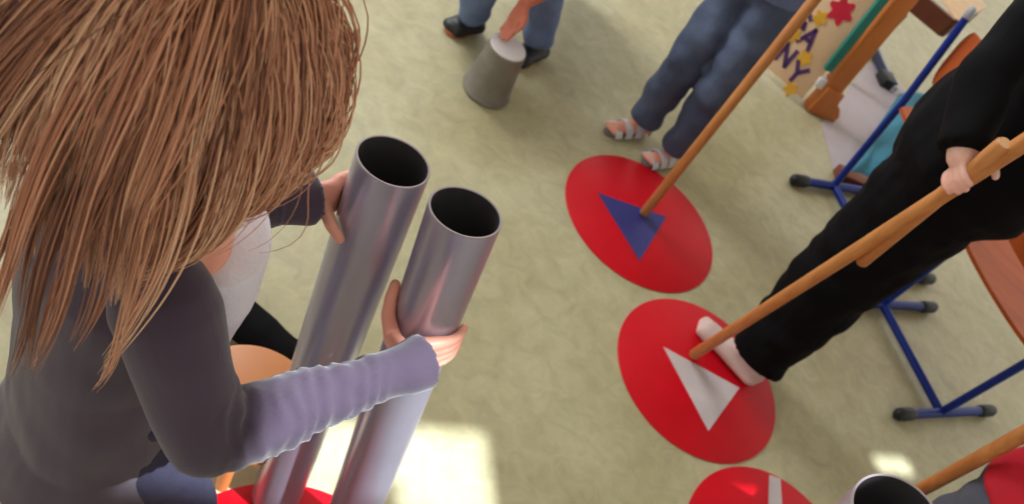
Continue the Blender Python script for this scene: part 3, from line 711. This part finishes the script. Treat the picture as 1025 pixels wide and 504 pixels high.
# --- child in jeans and sandals with the long stick
aL, tL = fl(646, 119, .06), fl(607, 131, .01); aR, tR = fl(676, 148, .06), fl(645, 162, .01)
base = V(-.235, 2.50, 0); fdj = nz(V(-.45, -.89, 0)); rtj = nz(V(-.89, .45, 0))
J2 = tor(base, fdj, rtj, .52, .98, .115, .085)
hand = s1a+s1d*.92
K2 = dict(head=base+V(0, 0, 1.10)+fdj*.02, hup=(0, 0, 1), hfw=fdj+V(0, 0, -.3), hs=.20, neck=base+V(0, 0, .96),
    arms=[(base+V(-.14, .06, .92), base+V(-.20, .0, .75), base+V(-.13, -.14, .72)), (base+V(.14, -.06, .92), base+V(.07, -.10, .80), hand+V(.03, .05, 0))],
    legs=[(base+V(-.06, .03, .56), V(*aL[:2], .30)+fdj*.015, aL, tL), (base+V(.06, -.03, .56), V(*aR[:2], .30)+fdj*.015, aR, tR)], lw=(.092, .080, .068), fz=.012, fold=.012)
def hg(g):
    q = hand; e = rod_frame(s1d, V(.5, .8, 0)); hand_grip(g, q, s1d, .015, 0, 1, q+V(.03, .05, 0)*1.0, .75, 200, dict(frame=e, pts=[(-40, .02, .028), (-80, .026, .024), (-120, .03, .023)]))
def hg2(g): open_hand(g, base+V(-.13, -.14, .72), V(.2, -.6, -.6), V(0, .3, -1), .75)
p2 = person('child in dark jeans and grey white sandals standing behind the blue triangle mat', base, J2, K2, ('jeans2', 'jeans'), .78, hands=[hg, hg2])
sandals(p2, aL, tL, .80, 'sandal'); sandals(p2, aR, tR, .80, 'sandal')

# --- child seated by the pail
base = V(-.80, 2.76, 0); fds = nz(V(-.1, -1, 0)); rts = nz(V(-1, .1, 0))
J4 = tor(base, fds, rts, .16, .60, .115, .085, fds*.10)
a1_, t1_ = fl(474, 14, .06), fl(449, 31, .01); a2_, t2_ = V(*fl(532, 56)[:2], .06), V(*fl(514, 66)[:2], .01)
hw = fl(526, 2, .28)
K4 = dict(head=base+V(0, 0, .72)+fds*.16, hup=(0, -.3, 1), hfw=fds+V(0, 0, -.6), hs=.20, neck=base+V(0, 0, .59)+fds*.10,
    arms=[(base+V(-.14, -.08, .54), base+V(-.22, -.22, .40), base+V(-.2, -.38, .42)), (base+V(.14, -.12, .54), V(-.62, 2.36, .42), hw)],
    short=1, legs=[(base+V(-.08, 0, .18), fl(500, -70, .40), a1_, t1_), (base+V(.08, 0, .18), fl(556, -70, .42), a2_, t2_)], skin='skin_red', lw=(.095, .075, .062), cuff=.04)
K4['arms'][1] = (base+V(.14, -.12, .54), V(-.62, 2.36, .42), hw)
tp4 = fl(512, 40, .17)
p4 = person('child crouching in light blue jeans and black shoes, tapping the grey pail', base, J4, K4, ('blackcloth', 'jeans2'), .78,
    hands=[lambda g: open_hand(g, hw, V(.05, -.25, -1)*1.0, V(-.2, -.6, -.2), .85, .25), lambda g: open_hand(g, base+V(-.2, -.38, .42), V(0, -1, -.3), V(0, 0, -1), .75)])
for a_, t_ in ((a1_, t1_), (a2_, t2_)): sandals(p4, a_, t_, .85, ('black', 'orange_sole'))

# --- person in black with two sticks, foot on the white triangle mat
aB = V(*fl(752, 362)[:2], .08); tB = V(*fl(697, 326)[:2], .01)
aB = fl(752, 362, .05); aB[2] = .075
base = V(.405, 1.965, 0); fdb = nz(V(-.95, -.2, 0)); rtb = nz(V(-.2, .95, 0))
J3 = tor(base, fdb, rtb, .68, 1.36, .19, .15)
hp = s2a+(s2b-s2a)*1.0; 
# point of the long stick seen at the hand
tt = 0.0; best = None
for k in np.linspace(0, 1, 200):
    q = s2a+(s2b-s2a)*k; d_ = q-CAM; z_ = d_@FW; xx = PX+FPX*(d_@RT)/z_
    if best is None or abs(xx-968) < best[0]: best = (abs(xx-968), q)
hp = best[1]; sh3 = hp*0+dp(962, 156, np.dot(hp-CAM, FW)-.01)
hipL, hipR = V(.40, 1.93, .82), V(.41, 2.07, .82)
K3 = dict(head=base+V(-.04, -.03, 1.52), hup=(0, 0, 1), hfw=fdb+V(0, 0, -.4), hs=.22, neck=base+V(0, 0, 1.35),
    arms=[(base+V(-.17, .13, 1.28)*V(1, 1, 1), dp(985, 80, 1.42), sh3), (base+V(.12, -.17, 1.28), base+V(.12, -.36, 1.08), V(*(s2a+s2d*1.18)))],
    legs=[(hipL, V(.41, 1.945, .42), aB, tB), (hipR, V(.425, 2.20, .55), V(.44, 2.42, .40), V(.435, 2.52, .27))], skin='fair', vox=.0031, lw=(.145, .115, .085), fold=.012, hem=0, cuff=.042)
def hg3(g):
    e = rod_frame(s2d, CAM-hp); a, b = e
    if np.dot(b, RT) < 0: b = -b
    hand_grip(g, hp, s2d, .020, -78, 1, sh3, .88, 200, dict(frame=(a, b), pts=[(-110, .026, .036), (-150, .034, .031), (170, .036, .029), (130, .034, .029)]))
def hg3b(g):
    w_ = V(*(s2a+s2d*1.18)); open_hand(g, w_, s2d, V(-1, 0, 0), .8)
def leg3feet(g): pass
J3b = J3
p3 = person('person in black trousers and black sweater gripping two wooden sticks', (.46, 1.85, 0), J3, K3, ('blackcloth', 'blackcloth'), 1.0, hands=[hg3, hg3b])
# ballet slipper
g = G(); foot_shape(g, aB-V(0, 0, .02), tB, 1.0, .005, .006); g.skin('slipper', M['slipper'], p3, .005, 2)

fA, fB = V(.44, 2.42, .40), V(.435, 2.52, .27)
g = G(); g.chain([fA*.8+fB*.2, fA*.5+fB*.5, fB], [.040, .042, .027]); g.skin('slipper', M['slipper'], p3, .005, 2)
# --- child in red at the lower right corner
base = V(.90, 1.20, 0); fdr = nz(V(-.6, .8, 0)); rtr = nz(V(.8, .6, 0))
L0 = dp(1070, 424, 1.5)
base = V(L0[0]+.10, L0[1]-.05, 0)
J5 = tor(base, fdr, rtr, .55, .96, .115, .09)
h5 = s3a+s3d*1.02
K5 = dict(head=base+V(0, 0, 1.10), hup=(0, 0, 1), hfw=fdr, hs=.20, neck=base+V(0, 0, .95),
    arms=[(base+V(-.12, -.10, .90), base+V(-.10, -.06, .72), h5+V(.02, -.04, 0)), (base+V(.12, .08, .90), base+V(.19, .13, .74), base+V(.14, .24, .66))],
    legs=[(base+V(-.05, -.04, .55), base+V(-.05, -.02, .29), base+V(-.05, -.05, .06), base+V(-.10, .07, .01)), (base+V(.06, .04, .55), base+V(.07, .06, .29), base+V(.07, .04, .06), base+V(.0, .16, .01))])
p5 = person('child in a red sweater and grey trousers at the lower right corner', base, J5, K5, ('redcloth', 'grey_cloth'), .78,
    hands=[lambda g: hand_grip(g, h5, s3d, .015, 0, 1, h5+V(.02, -.04, 0), .75, 200, dict(frame=rod_frame(s3d, V(.5, -.8, 0)), pts=[(-40, .02, .028), (-80, .026, .024), (-120, .03, .023)])),
           lambda g: open_hand(g, base+V(.14, .24, .66), V(0, 1, -.6), V(0, 0, -1), .75)])
for h_, k_, a_, t_ in K5['legs']: sandals(p5, a_, t_, .8, ('black', 'sole'))
